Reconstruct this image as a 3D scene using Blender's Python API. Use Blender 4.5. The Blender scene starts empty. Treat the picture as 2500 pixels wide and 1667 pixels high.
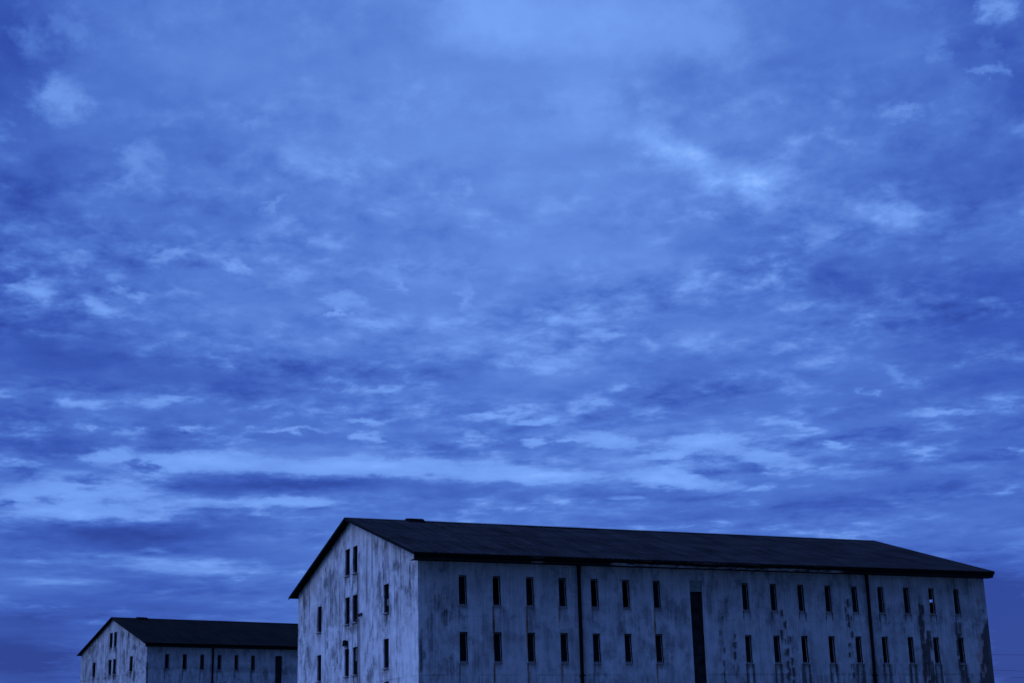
import bpy, bmesh, math, random
import numpy as np
from mathutils import Vector, Matrix

rng = np.random.default_rng(7)
random.seed(7)
scene = bpy.context.scene
col = scene.collection

# ------------------------------------------------------------------ camera
CAM = Vector((-28.8044, -74.6174, 1.5984))
FWD = Vector((0.40582445, 0.87371419, 0.26819776))
RGT = Vector((0.90959327, -0.41473016, -0.02527823))
UPV = Vector((-0.08914375, -0.2542094, 0.96303218))
cam_data = bpy.data.cameras.new('camera')
cam_data.sensor_width = 36.0
cam_data.lens = 3657.8 / 2500 * 36
cam_data.clip_start = 0.1
cam_data.clip_end = 20000
cam = bpy.data.objects.new('camera', cam_data)
col.objects.link(cam)
rot = Matrix((RGT, UPV, -FWD)).transposed()
cam.matrix_world = Matrix.Translation(CAM) @ rot.to_4x4()
scene.camera = cam

# ------------------------------------------------------------------ exposure
scene.cycles.use_adaptive_sampling = True
scene.cycles.adaptive_threshold = 0.015
scene.view_settings.view_transform = 'Standard'
scene.view_settings.look = 'None'
scene.view_settings.exposure = 0.0
scene.view_settings.gamma = 1.0
scene.view_settings.use_curve_mapping = False

SUN_AZ, SUN_EL = math.radians(-84), math.radians(33)      # the last dusk glow, off to the left
sun_data = bpy.data.lights.new('sun', 'SUN')
sun_data.energy = 0.62
sun_data.angle = math.radians(35)
sun_data.color = (0.60, 0.69, 1.0)
sun = bpy.data.objects.new('sun', sun_data)
col.objects.link(sun)
sdir = Vector((math.sin(SUN_AZ) * math.cos(SUN_EL), math.cos(SUN_AZ) * math.cos(SUN_EL), math.sin(SUN_EL)))
sun.rotation_euler = sdir.to_track_quat('Z', 'Y').to_euler()
sun.location = (-60, 10, 40)


def s2l(r, g, b):
    f = lambda c: c / 12.92 if c <= 0.04045 else ((c + 0.055) / 1.055) ** 2.4
    return (f(r / 255), f(g / 255), f(b / 255), 1.0)


# ------------------------------------------------------------------ world: dusk overcast
world = bpy.data.worlds.new('World')
scene.world = world
world.use_nodes = True
NT = world.node_tree
NT.nodes.clear()


class G:
    """tiny helper round a node tree"""
    def __init__(s, nt): s.nt = nt
    def n(s, t, **kw):
        nd = s.nt.nodes.new(t)
        for k, v in kw.items(): setattr(nd, k, v)
        return nd
    def put(s, sock, v):
        if hasattr(v, 'is_linked') or hasattr(v, 'links'): s.nt.links.new(v, sock)
        else: sock.default_value = v
    def math(s, op, a, b=None, c=None, clamp=False):
        nd = s.n('ShaderNodeMath', operation=op, use_clamp=clamp)
        for i, v in enumerate((a, b, c)):
            if v is not None: s.put(nd.inputs[i], v)
        return nd.outputs[0]
    def vec(s, op, a, b=None, c=None, scale=None):
        nd = s.n('ShaderNodeVectorMath', operation=op)
        for i, v in enumerate((a, b, c)):
            if v is not None: s.put(nd.inputs[i], v)
        if scale is not None: s.put(nd.inputs['Scale'], scale)
        return nd.outputs[1] if op in ('LENGTH', 'DOT_PRODUCT') else nd.outputs[0]
    def noise(s, v, scale, detail=4, rough=0.5, dist=0.0, color=False, lac=2.0):
        nd = s.n('ShaderNodeTexNoise')
        s.put(nd.inputs['Vector'], v)
        nd.inputs['Scale'].default_value = scale
        nd.inputs['Detail'].default_value = detail
        nd.inputs['Roughness'].default_value = rough
        nd.inputs['Lacunarity'].default_value = lac
        nd.inputs['Distortion'].default_value = dist
        return nd.outputs['Color'] if color else nd.outputs[0]
    def ramp(s, f, stops, interp='LINEAR'):
        nd = s.n('ShaderNodeValToRGB')
        r = nd.color_ramp
        r.interpolation = interp
        while len(r.elements) < len(stops): r.elements.new(0.5)
        for e, (p, c) in zip(r.elements, stops):
            e.position = p
            e.color = c if len(c) == 4 else (*c, 1)
        s.put(nd.inputs[0], f)
        return nd.outputs[0]
    def mix(s, f, a, b, mode='MIX'):
        nd = s.n('ShaderNodeMix', data_type='RGBA', blend_type=mode)
        s.put(nd.inputs[0], f); s.put(nd.inputs[6], a); s.put(nd.inputs[7], b)
        return nd.outputs[2]
    def smooth(s, v, lo, hi):
        nd = s.n('ShaderNodeMapRange', interpolation_type='SMOOTHSTEP')
        s.put(nd.inputs[0], v)
        nd.inputs[1].default_value = lo; nd.inputs[2].default_value = hi
        return nd.outputs[0]
    def comb(s, x, y, z=0.0):
        nd = s.n('ShaderNodeCombineXYZ')
        for i, v in enumerate((x, y, z)): s.put(nd.inputs[i], v)
        return nd.outputs[0]
    def sep(s, v):
        nd = s.n('ShaderNodeSeparateXYZ'); s.put(nd.inputs[0], v)
        return nd.outputs


g = G(NT)
DIR = g.n('ShaderNodeTexCoord').outputs['Generated']
dx, dy, dz = g.sep(DIR)
DEG = 180 / math.pi
az = g.math('MULTIPLY', g.math('ARCTAN2', dx, dy), DEG)
el = g.math('MULTIPLY', g.math('ARCSINE', dz), DEG)
zc = g.math('ADD', g.math('MAXIMUM', dz, 0.0), 0.045)
# the cloud sheet: a flat layer seen in perspective, so that it closes up towards the horizon
PL = g.comb(g.math('DIVIDE', dx, zc), g.math('DIVIDE', dy, zc), 0.0)
# bearing against height, with the height squeezed towards the horizon as the sheet recedes
sqz = g.math('DIVIDE', -1700.0, g.math('ADD', g.math('MAXIMUM', el, -6.0), 16.0))
W = g.comb(g.math('MULTIPLY', az, 0.74), sqz, 0.0)
warp = g.vec('SUBTRACT', g.noise(g.vec('MULTIPLY', W, (0.95, 1.0, 1)), 1.0, 7, 0.64, color=True), (0.5, 0.5, 0.5))
sky_p = g.comb(az, el, 0.0)
ea = g.math('ADD', g.math('MAXIMUM', el, 0.0), 12.0)
wamp = g.math('MULTIPLY', g.math('MULTIPLY', ea, ea), 0.0014)
P = g.vec('ADD', sky_p, g.vec('MULTIPLY', warp, g.comb(3.6, wamp, 0.0)))


def azel(px, py):
    d = FWD + (px - 1250) / 3657.8 * RGT + (833.5 - py) / 3657.8 * UPV
    d.normalize()
    return math.degrees(math.atan2(d.x, d.y)), math.degrees(math.asin(d.z))


acc = P
SC = 1250 / 2352


def cloud(off, x0, y0, x1, y1, r, amp):
    """one bank or gap of the cloud sheet, centred on a compass bearing and height in the sky"""
    global acc
    a0 = azel(off[0] + x0 * SC, off[1] + y0 * SC)
    a1 = azel(off[0] + x1 * SC, off[1] + y1 * SC)
    ce = math.cos(math.radians((a0[1] + a1[1]) / 2))
    cx, cy = (a0[0] + a1[0]) / 2, (a0[1] + a1[1]) / 2
    ddx, ddy = (a1[0] - a0[0]) * ce, a1[1] - a0[1]
    half = math.hypot(ddx, ddy) / 2
    if amp > 0 and r <= 20 and half < 0.75 and off[1] + (y0 + y1) / 2 * SC < 1010:      # lone wisps high up melt into the deck
        r, amp = r * 1.7, amp * 0.55
    rr = r * SC * 0.01567
    A, B = half * 1.3 + 1.75 * rr, 1.75 * rr
    ang = math.atan2(ddy, ddx) if half > rr * 0.5 else 0.0
    if ang > math.pi / 2: ang -= math.pi
    if ang < -math.pi / 2: ang += math.pi
    if abs(ang) > 0.12:
        mp = g.n('ShaderNodeMapping', vector_type='TEXTURE')
        g.put(mp.inputs[0], acc)
        mp.inputs[1].default_value = (cx, cy, 0)
        mp.inputs[2].default_value = (0, 0, ang)
        mp.inputs[3].default_value = (A / ce, B, 0)
        v = mp.outputs[0]
    else:
        v = g.vec('MULTIPLY_ADD', acc, (ce / A, 1 / B, 0), (-cx * ce / A, -cy / B, 0))
    gr = g.n('ShaderNodeTexGradient', gradient_type='SPHERICAL')
    g.put(gr.inputs[0], v)
    amp *= (1.4 if off == Q4 and y0 > 780 else 1.15) if amp > 0 else 0.8
    f = g.smooth(gr.outputs['Fac'], 0.0, 1.0)
    acc = g.vec('MULTIPLY_ADD', f, (0, 0, amp), acc)      # x, y: where in the sky; z: brightness so far


Q1, Q2, Q3, Q4 = (0, 0), (1250, 0), (0, 700), (1250, 600)
CLOUDS = [
    # upper left of the view
    (Q1, 260, 440, 290, 470, 75, .30), (Q1, 140, 190, 150, 190, 70, .2), (Q1, 330, 160, 330, 160, 60, .12),
    (Q1, 620, 720, 690, 740, 60, .2), (Q1, 590, 800, 590, 800, 40, .1), (Q1, 0, 600, 20, 600, 40, .15),
    (Q1, 60, 300, 60, 320, 260, -.14), (Q1, 100, 830, 400, 780, 130, -.12), (Q1, 50, 1520, 500, 1500, 120, -.05),
    (Q1, 1300, 690, 1480, 760, 65, .12), (Q1, 1300, 920, 1230, 980, 26, .16), (Q1, 1100, 560, 1230, 580, 25, .1),
    (Q1, 2110, 870, 2110, 870, 32, .12), (Q1, 60, 1340, 210, 1330, 38, .36), (Q1, 100, 1280, 100, 1290, 30, .16),
    (Q1, 230, 1320, 370, 1320, 18, .2), (Q1, 410, 1400, 500, 1420, 42, .3), (Q1, 480, 1350, 700, 1345, 18, .24),
    (Q1, 770, 1350, 890, 1345, 15, .26), (Q1, 690, 1190, 860, 1140, 28, .22), (Q1, 310, 1200, 440, 1185, 22, .14),
    (Q1, 1060, 1220, 1170, 1250, 25, .3), (Q1, 1300, 1270, 1380, 1285, 20, .18), (Q1, 1500, 1370, 1670, 1385, 26, .18),
    (Q1, 1570, 1430, 1570, 1430, 25, .26), (Q1, 1830, 1310, 1830, 1310, 30, .16), (Q1, 2150, 1330, 2160, 1400, 35, .14),
    (Q1, 700, 950, 1500, 1050, 120, -.1),
    # upper right
    (Q1, 2100, 60, 2350, 60, 150, .16), (Q2, 0, 60, 800, 80, 160, .2), (Q2, 900, 200, 1000, 250, 130, .12),
    (Q2, 300, 480, 400, 520, 110, .14), (Q2, 600, 650, 850, 720, 75, .3), (Q2, 950, 850, 1280, 790, 65, .26),
    (Q2, 1100, 900, 1200, 930, 60, .12), (Q2, 1700, 530, 1900, 490, 28, .22), (Q2, 1400, 1090, 1450, 1100, 60, .18),
    (Q2, 1600, 970, 1900, 1000, 60, .14), (Q2, 2220, 50, 2220, 50, 62, .34), (Q2, 1970, 240, 1970, 240, 50, .12),
    (Q2, 2100, 330, 2280, 325, 22, .22), (Q2, 2200, 210, 2200, 210, 40, .1), (Q2, 2050, 120, 2350, 260, 140, -.16),
    (Q2, 2330, 450, 2340, 460, 170, -.12), (Q2, 1900, 850, 2350, 750, 170, -.14), (Q2, 1900, 1400, 2350, 1400, 210, -.13),
    (Q2, 900, 1120, 1500, 1300, 150, -.14), (Q2, 700, 300, 1000, 400, 80, -.08), (Q2, 380, 1540, 480, 1540, 25, .24),
    # left, above the small warehouse
    (Q3, 0, 250, 700, 330, 110, -.14), (Q3, 700, 400, 1500, 520, 90, -.12), (Q3, 0, 350, 2300, 430, 85, -.13), (Q4, 0, 650, 1300, 720, 70, -.12), (Q4, 1300, 400, 2350, 420, 90, -.08), (Q3, 0, 600, 250, 590, 70, -.2),
    (Q3, 0, 740, 400, 740, 45, -.26), (Q3, 100, 840, 100, 840, 40, -.22), (Q3, 700, 700, 950, 720, 35, -.16),
    (Q3, 1150, 690, 1600, 690, 25, -.16), (Q3, 760, 890, 1900, 915, 36, -.42), (Q3, 1800, 915, 2500, 950, 34, -.2), (Q3, 250, 900, 720, 905, 60, .08), (Q3, 600, 1000, 900, 1010, 40, .16), (Q3, 950, 1000, 1250, 1000, 28, -.2),
    (Q3, 0, 1130, 1000, 1135, 58, -.28), (Q3, 0, 1390, 1400, 1340, 45, -.2), (Q3, 0, 1480, 700, 1500, 70, -.16),
    (Q3, 330, 890, 500, 890, 20, -.42), (Q3, 340, 935, 490, 935, 14, -.4), (Q3, 180, 975, 280, 975, 17, -.42), (Q3, 20, 990, 80, 990, 14, -.36), (Q3, 420, 985, 600, 990, 16, -.25), (Q3, 600, 800, 700, 840, 26, -.34),
    (Q3, 1800, 745, 2300, 760, 32, -.22), (Q3, 230, 530, 430, 535, 20, .28), (Q3, 620, 550, 900, 510, 20, .22),
    (Q3, 600, 650, 720, 650, 14, .22), (Q3, 840, 655, 930, 655, 18, .3), (Q3, 0, 955, 700, 965, 72, .38),
    (Q3, 400, 790, 620, 765, 34, .34), (Q3, 620, 800, 1250, 805, 40, .46), (Q3, 1250, 815, 2100, 838, 38, .48),
    (Q3, 2000, 835, 2500, 870, 30, .34), (Q3, 0, 1035, 850, 1055, 30, .28), (Q3, 800, 945, 1650, 1030, 22, .44),
    (Q3, 640, 1210, 780, 1205, 14, .22), (Q3, 400, 1270, 1100, 1262, 28, .24), (Q3, 600, 1310, 1300, 1300, 20, .2),
    (Q3, 50, 1345, 500, 1362, 20, .24), (Q3, 1570, 620, 1830, 620, 14, .3), (Q3, 1880, 580, 1980, 585, 14, .24),
    (Q3, 1640, 690, 1740, 690, 18, .32), (Q3, 2130, 595, 2350, 605, 12, .28), (Q3, 2120, 670, 2250, 690, 14, .22),
    (Q3, 1120, 660, 1510, 660, 8, .22), (Q3, 0, 818, 200, 815, 14, .22), (Q3, 1150, 1045, 1270, 1045, 10, .2),
    (Q3, 600, 1130, 1500, 1110, 30, -.06),
    # right, above the long roof
    (Q4, 0, 810, 180, 815, 12, .28), (Q4, 50, 900, 150, 900, 20, .34), (Q4, 220, 890, 340, 885, 10, .22),
    (Q4, 330, 880, 580, 905, 32, .34), (Q4, 720, 905, 1050, 895, 34, .4), (Q4, 600, 960, 850, 955, 20, .3),
    (Q4, 0, 1050, 400, 1062, 26, .4), (Q4, 520, 1062, 980, 1100, 32, .42), (Q4, 700, 1030, 740, 1030, 24, .2),
    (Q4, 1050, 1110, 1200, 1105, 12, .22), (Q4, 1050, 960, 1300, 1000, 32, .24), (Q4, 1380, 910, 1560, 930, 12, .22),
    (Q4, 1400, 1040, 1700, 1040, 28, .16), (Q4, 1320, 530, 1430, 530, 14, .28), (Q4, 1690, 570, 1790, 610, 20, .28),
    (Q4, 1830, 640, 1930, 655, 12, .22), (Q4, 1630, 675, 1640, 675, 12, .24), (Q4, 1820, 765, 2190, 765, 13, .26),
    (Q4, 2200, 690, 2340, 690, 14, .18), (Q4, 1200, 810, 1400, 835, 12, .2), (Q4, 830, 450, 900, 450, 16, .22),
    (Q4, 290, 455, 390, 480, 14, .22), (Q4, 2260, 940, 2340, 935, 12, .24), (Q4, 1820, 940, 1960, 945, 12, .18),
    (Q4, 1250, 470, 1255, 470, 18, .2), (Q4, 480, 1155, 590, 1160, 12, .14), (Q4, 1800, 1005, 2340, 1020, 24, .12),
    (Q4, 2000, 300, 2350, 300, 160, -.08), (Q4, 500, 540, 1250, 700, 90, -.12), (Q4, 800, 1048, 980, 1045, 13, -.28),
    (Q4, 1030, 1012, 1260, 1020, 32, -.26), (Q4, 620, 990, 1000, 982, 20, -.22), (Q4, 1300, 880, 1900, 870, 32, -.16),
    (Q4, 2050, 1000, 2350, 980, 30, -.14), (Q4, 0, 1120, 1000, 1150, 38, -.14), (Q4, 1100, 1160, 2200, 1150, 50, -.1),
    (Q4, 2050, 1540, 2350, 1700, 120, -.3),
]
for c in CLOUDS: cloud(*c)
# broad swells of brightness: vignetting painted in as darker sides and corners, plus wide cloud belts
cloud(Q1, 2350, 500, 2353, 500, 1500, .22)
cloud(Q1, -200, 300, -200, 1700, 420, -.12)
cloud(Q4, 2500, 700, 2500, 900, 420, -.10)
cloud(Q4, 2250, 1680, 2550, 1980, 240, -.5)
cloud(Q4, 2250, 1900, 2600, 1900, 130, -.35)
cloud(Q3, -200, 1680, 350, 1760, 190, -.5)
cloud(Q3, 400, 1480, 1300, 1500, 90, -.14)
cloud(Q3, 0, 1150, 1300, 1190, 95, -.14)
cloud(Q4, 300, 1180, 2200, 1230, 70, -.1)
cloud(Q4, 0, 950, 1700, 1040, 85, .1)
cloud(Q3, 400, 800, 2300, 830, 75, .08)

big = g.noise(g.vec('MULTIPLY', W, (0.16, 0.30, 1)), 1.0, 4, 0.5, 0.2)
mid = g.noise(g.vec('MULTIPLY', W, (0.55, 0.62, 1)), 1.0, 7, 0.58)
fin = g.noise(g.vec('ADD', g.vec('MULTIPLY', W, (1.25, 1.3, 1)), (31.0, 7.0, 2.0)), 1.0, 6, 0.6, 0.25)
gap = g.math('MULTIPLY', g.smooth(mid, 0.5, 0.74), g.smooth(fin, 0.36, 0.66))
amp = g.math('MULTIPLY_ADD', g.math('MULTIPLY', g.smooth(el, 27.0, 16.0), g.math('MULTIPLY_ADD', g.smooth(el, 5.0, 11.0), 0.6, 0.4)), 0.18, 0.085)
bank = g.sep(acc)[2]
# smooth stretches of stratus lie between the broken, puffy ones
puffy = g.noise(g.vec('ADD', g.vec('MULTIPLY', W, (0.13, 0.42, 1)), (9.0, 4.0, 0.0)), 1.0, 3, 0.5)
amp = g.math('MULTIPLY', amp, g.math('MULTIPLY_ADD', g.smooth(puffy, 0.36, 0.64), 1.15, 0.35))
x = g.math('MULTIPLY_ADD', g.math('SUBTRACT', big, 0.5), 0.36, bank)
x = g.math('MULTIPLY_ADD', g.math('SUBTRACT', mid, 0.5), g.math('MULTIPLY', amp, 2.2), x)
x = g.math('MULTIPLY_ADD', g.math('SUBTRACT', fin, 0.5), g.math('MULTIPLY', amp, 1.35), x)
x = g.math('MULTIPLY_ADD', gap, g.math('MULTIPLY', amp, 0.8), x)
# low down the gaps show clear pale sky with crisp edges; overhead everything melts together
crisp = g.math('MULTIPLY_ADD', g.smooth(el, 21.0, 11.0), 0.42, 0.2)
clear = g.math('MULTIPLY_ADD', g.smooth(x, 0.03, 0.33), 0.31, g.math('MULTIPLY_ADD', g.math('MINIMUM', x, 0.2), 0.62, -0.02))
L = g.math('MULTIPLY_ADD', g.math('SUBTRACT', clear, x), crisp, g.math('ADD', x, 0.305))
cloud_col = g.ramp(L, [
    (0.00, s2l(26, 44, 124)), (0.18, s2l(50, 80, 166)), (0.38, s2l(77, 115, 195)),
    (0.58, s2l(96, 136, 212)), (0.80, s2l(117, 160, 236)), (1.0, s2l(143, 186, 249))])
# the sky is brighter over on the sunset side, dimmed behind the camera to deepen eave shade
SD = g.vec('DOT_PRODUCT', DIR, (-0.94, -0.05, 0.34))
glow = g.math('MULTIPLY_ADD', g.smooth(SD, 0.2, 1.0), 1.6, 1.0)
behind = g.math('MULTIPLY_ADD', g.smooth(g.vec('DOT_PRODUCT', DIR, (-0.1, -1.0, 0.0)), 0.1, 0.9), -0.88, 1.0)
high = g.math('MULTIPLY_ADD', g.smooth(el, 46.0, 76.0), 8.0, 1.0)      # brightness added overhead, out of view, to shade the wall tops below the eaves
strength = g.math('MULTIPLY', g.math('MULTIPLY', glow, behind), high)
bg = g.n('ShaderNodeBackground')
g.put(bg.inputs[0], cloud_col)
g.put(bg.inputs[1], strength)
skyt = g.n('ShaderNodeTexSky', sky_type='NISHITA')
skyt.sun_disc = False
skyt.sun_elevation = SUN_EL
skyt.sun_rotation = SUN_AZ
blue = g.mix(1.0, skyt.outputs[0], (0.10, 0.16, 0.45, 1), 'MULTIPLY')
bg2 = g.n('ShaderNodeBackground')
g.put(bg2.inputs[0], blue)
bg2.inputs[1].default_value = 0.05
add = g.n('ShaderNodeAddShader')
NT.links.new(bg.outputs[0], add.inputs[0])
NT.links.new(bg2.outputs[0], add.inputs[1])
out = g.n('ShaderNodeOutputWorld')
NT.links.new(add.outputs[0], out.inputs[0])
world.cycles.sampling_method = 'MANUAL'
world.cycles.sample_map_resolution = 512


# ------------------------------------------------------------------ materials
def mat(name):
    m = bpy.data.materials.new(name)
    m.use_nodes = True
    nt = m.node_tree
    b = nt.nodes['Principled BSDF']
    return m, G(nt), b


def simple(name, c, rough=0.7, var=0.35, scale=6.0, metal=0.0, spec=0.06, bump=0.0):
    m, k, b = mat(name)
    pos = k.n('ShaderNodeTexCoord').outputs['Object']
    n = k.noise(pos, scale, 5, 0.6)
    d = tuple(x * (1 - var) for x in c)
    e = tuple(min(1, x * (1 + var)) for x in c)
    k.put(b.inputs['Base Color'], k.ramp(n, [(0.3, d), (0.7, e)]))
    b.inputs['Roughness'].default_value = rough
    b.inputs['Metallic'].default_value = metal
    b.inputs['Specular IOR Level'].default_value = spec
    if bump:
        bp = k.n('ShaderNodeBump'); bp.inputs['Strength'].default_value = bump
        bp.inputs['Distance'].default_value = 0.02
        k.put(bp.inputs['Height'], n)
        k.put(b.inputs['Normal'], bp.outputs[0])
    return m


def wall_material():
    """weathered, board-marked concrete under old limewash; stains come from the 'weather' attribute"""
    m, k, b = mat('weathered_limewash')
    pos = k.n('ShaderNodeTexCoord').outputs['Object']
    px, py, pz = k.sep(pos)
    run = k.math('ADD', px, k.math('MULTIPLY', py, 1.37))
    at = k.n('ShaderNodeAttribute', attribute_name='weather')
    sc_ = k.n('ShaderNodeSeparateColor'); k.put(sc_.inputs[0], at.outputs['Color'])
    grime, rust, light = sc_.outputs
    # vertical board marks and drips
    st = k.noise(k.comb(k.math('MULTIPLY', run, 9.0), k.math('MULTIPLY', pz, 0.32)), 1.0, 4, 0.6)
    st2 = k.noise(k.comb(k.math('MULTIPLY', run, 2.6), k.math('MULTIPLY', pz, 0.5)), 1.0, 6, 0.65)
    mot = k.noise(pos, 1.1, 7, 0.66)
    spk = k.noise(pos, 9.0, 4, 0.6)
    flake = at.outputs['Alpha']
    f = k.math('MULTIPLY', k.math('SUBTRACT', st, 0.5), 0.8)
    f = k.math('MULTIPLY_ADD', k.math('SUBTRACT', st2, 0.5), 0.9, f)
    f = k.math('MULTIPLY_ADD', k.math('SUBTRACT', mot, 0.5), 1.3, f)
    f = k.math('MULTIPLY_ADD', k.math('SUBTRACT', spk, 0.5), 0.35, f)
    # limewash flaked off in ragged patches
    pl = k.noise(k.vec('MULTIPLY', pos, (1.0, 1.0, 0.62)), 1.1, 9, 0.70)
    where = k.smooth(k.noise(pos, 0.3, 3, 0.5), 0.36, 0.58)
    f = k.math('MULTIPLY_ADD', k.math('MULTIPLY', k.smooth(pl, 0.47, 0.56), where), 0.38, f)
    f = k.math('MULTIPLY_ADD', f, flake, 0.30)
    f = k.math('SUBTRACT', f, k.math('MULTIPLY', light, 0.2), clamp=True)
    base = k.ramp(f, [(0.0, (.60, .60, .59)), (0.3, (.46, .465, .46)), (0.65, (.29, .295, .295)), (1.0, (.15, .15, .148))])
    tex = k.math('ADD', k.math('MULTIPLY', st, 0.5), k.math('ADD', k.math('MULTIPLY', spk, 0.25), k.math('MULTIPLY', st2, 0.25)))
    gm = k.math('MULTIPLY', grime, k.math('MULTIPLY_ADD', k.smooth(tex, 0.34, 0.62), 0.8, 0.2), clamp=True)
    rr = k.math('MULTIPLY', rust, k.math('MULTIPLY_ADD', spk, 0.8, 0.7), clamp=True)
    base = k.mix(rr, base, (.34, .10, .03, 1))
    c = k.mix(k.math('MULTIPLY', gm, 0.88), base, (.035, .033, .031, 1))
    k.put(b.inputs['Base Color'], c)
    b.inputs['Roughness'].default_value = 0.9
    b.inputs['Specular IOR Level'].default_value = 0.15
    bp = k.n('ShaderNodeBump')
    bp.inputs['Strength'].default_value = 0.5
    bp.inputs['Distance'].default_value = 0.02
    k.put(bp.inputs['Height'], k.math('ADD', st, k.math('MULTIPLY', spk, 0.5)))
    k.put(b.inputs['Normal'], bp.outputs[0])
    return m


def roof_material(name, c0, c1):
    m, k, b = mat(name)
    pos = k.n('ShaderNodeTexCoord').outputs['Object']
    px, py, pz = k.sep(pos)
    st = k.noise(k.comb(k.math('MULTIPLY', px, 3.2), k.math('MULTIPLY', py, 0.15)), 1.0, 5, 0.62)
    mot = k.noise(pos, 0.45, 6, 0.65)
    wob = k.math('MULTIPLY', k.math('SUBTRACT', k.noise(pos, 0.9, 3, 0.6), 0.5), 0.5)
    blot = k.smooth(k.noise(k.comb(k.math('MULTIPLY', px, 0.45), py), 1.0, 4, 0.7), 0.42, 0.55)
    dark = None
    for yk in (2.9, 6.2, 9.2):
        d = k.math('ABSOLUTE', k.math('SUBTRACT', k.math('ADD', py, wob), yk))
        e = k.math('SUBTRACT', 1.0, k.smooth(d, 0.05, 0.38))
        dark = e if dark is None else k.math('MAXIMUM', dark, e)
    dark = k.math('MULTIPLY', k.math('MULTIPLY', dark, blot), 0.85)
    f = k.math('MULTIPLY_ADD', k.math('SUBTRACT', st, 0.5), 1.1, k.math('MULTIPLY_ADD', k.math('SUBTRACT', mot, 0.5), 1.0, 0.5))
    c = k.ramp(f, [(0.22, c0), (0.85, c1)])
    c = k.mix(dark, c, (.006, .006, .006, 1))
    k.put(b.inputs['Base Color'], c)
    b.inputs['Roughness'].default_value = 0.9
    b.inputs['Specular IOR Level'].default_value = 0.03
    return m


def fascia_material():
    m, k, b = mat('peeling_fascia_paint')
    at = k.n('ShaderNodeAttribute', attribute_name='weather')
    gx, gy, gz = k.sep(at.outputs['Vector'])
    pos = k.n('ShaderNodeTexCoord').outputs['Object']
    n = k.noise(k.vec('MULTIPLY', pos, (2.0, 8.0, 14.0)), 1.0, 6, 0.7)
    f = k.math('MULTIPLY', gz, k.smooth(n, 0.38, 0.6))
    k.put(b.inputs['Base Color'], k.mix(f, (.010, .010, .010, 1), (.42, .40, .38, 1)))
    b.inputs['Roughness'].default_value = 0.9
    return m


def glass_material():
    m, k, b = mat('dirty_window_glass')
    pos = k.n('ShaderNodeTexCoord').outputs['Object']
    n = k.noise(pos, 5.0, 5, 0.65)
    k.put(b.inputs['Base Color'], k.ramp(n, [(0.35, (.003, .003, .004)), (0.75, (.014, .014, .018))]))
    b.inputs['Roughness'].default_value = 0.18
    b.inputs['Specular IOR Level'].default_value = 0.08
    return m


M_WALL = wall_material()
M_ROOF = roof_material('dark_corrugated_sheet', (.001, .001, .001), (.027, .0225, .0225))
M_ROOF2 = roof_material('tarred_corrugated_sheet', (.001, .001, .001), (.010, .0088, .008))
M_TRIM = simple('black_tarred_timber', (.005, .005, .005), 0.85)
M_SOFF = simple('soffit_boards', (.005, .005, .005), 0.9)
M_GUT = simple('rusted_black_gutter', (.005, .0045, .0045), 0.6, 0.5)
M_FASC = fascia_material()
M_FRAME = simple('weathered_window_frame', (.022, .020, .019), 0.8, 0.5, 12)
M_PALE = simple('flaking_pale_frame', (.48, .44, .42), 0.85, 0.6, 9)
M_SILL = simple('concrete_sill', (.24, .225, .22), 0.9, 0.5, 10)
M_GLASS = glass_material()
M_FROST = simple('clouded_pane', (.13, .13, .14), 0.5, 0.4, 7)
M_DARK = simple('slot_boards', (.017, .017, .018), 0.85, 0.8, 2.2)
M_GREEN = simple('verdigris_sheet', (.19, .24, .21), 0.8, 0.3, 5)
M_PIPE = simple('iron_pipe', (.03, .028, .028), 0.7, 0.4)
M_LAMPG = simple('lamp_glass', (.55, .55, .55), 0.3, 0.1)
M_CONDUIT = simple('grey_conduit', (.11, .11, .115), 0.7, 0.3)
M_CABLE = simple('cable_rubber', (.02, .02, .02), 0.7)


# ------------------------------------------------------------------ mesh helpers
def link(name, me, m, parent=None, loc=None):
    o = bpy.data.objects.new(name, me)
    col.objects.link(o)
    if m is not None and not me.materials:
        for x in (m if isinstance(m, (list, tuple)) else [m]): me.materials.append(x)
    if parent is not None: o.parent = parent
    if loc is not None: o.location = loc
    return o


def bm_mesh(name, bm):
    me = bpy.data.meshes.new(name)
    bmesh.ops.recalc_face_normals(bm, faces=bm.faces)
    bm.to_mesh(me); bm.free()
    return me


def add_box(bm, x0, x1, y0, y1, z0, z1, mi=0):
    v = [bm.verts.new(p) for p in ((x0, y0, z0), (x1, y0, z0), (x1, y1, z0), (x0, y1, z0), (x0, y0, z1), (x1, y0, z1), (x1, y1, z1), (x0, y1, z1))]
    for f in ((0, 3, 2, 1), (4, 5, 6, 7), (0, 1, 5, 4), (1, 2, 6, 5), (2, 3, 7, 6), (3, 0, 4, 7)):
        fc = bm.faces.new([v[i] for i in f]); fc.material_index = mi


def box_mesh(name, *b):
    bm = bmesh.new(); add_box(bm, *b)
    bmesh.ops.bevel(bm, geom=bm.edges[:], offset=min(0.006, min(b[1] - b[0], b[3] - b[2], b[5] - b[4]) * 0.2), segments=1, affect='EDGES')
    return bm_mesh(name, bm)


def add_tube(bm, pts, r, n=8):
    rings = []
    pts = [Vector(p) for p in pts]
    for i, p in enumerate(pts):
        t = (pts[min(i + 1, len(pts) - 1)] - pts[max(i - 1, 0)]).normalized()
        a = t.cross(Vector((0, 0, 1))) if abs(t.z) < 0.9 else t.cross(Vector((1, 0, 0)))
        a.normalize(); b = t.cross(a)
        rings.append([bm.verts.new(p + (a * math.cos(2 * math.pi * j / n) + b * math.sin(2 * math.pi * j / n)) * r) for j in range(n)])
    for A, B in zip(rings, rings[1:]):
        for j in range(n): bm.faces.new((A[j], A[(j + 1) % n], B[(j + 1) % n], B[j]))
    bm.faces.new(rings[0][::-1]); bm.faces.new(rings[-1])


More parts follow.
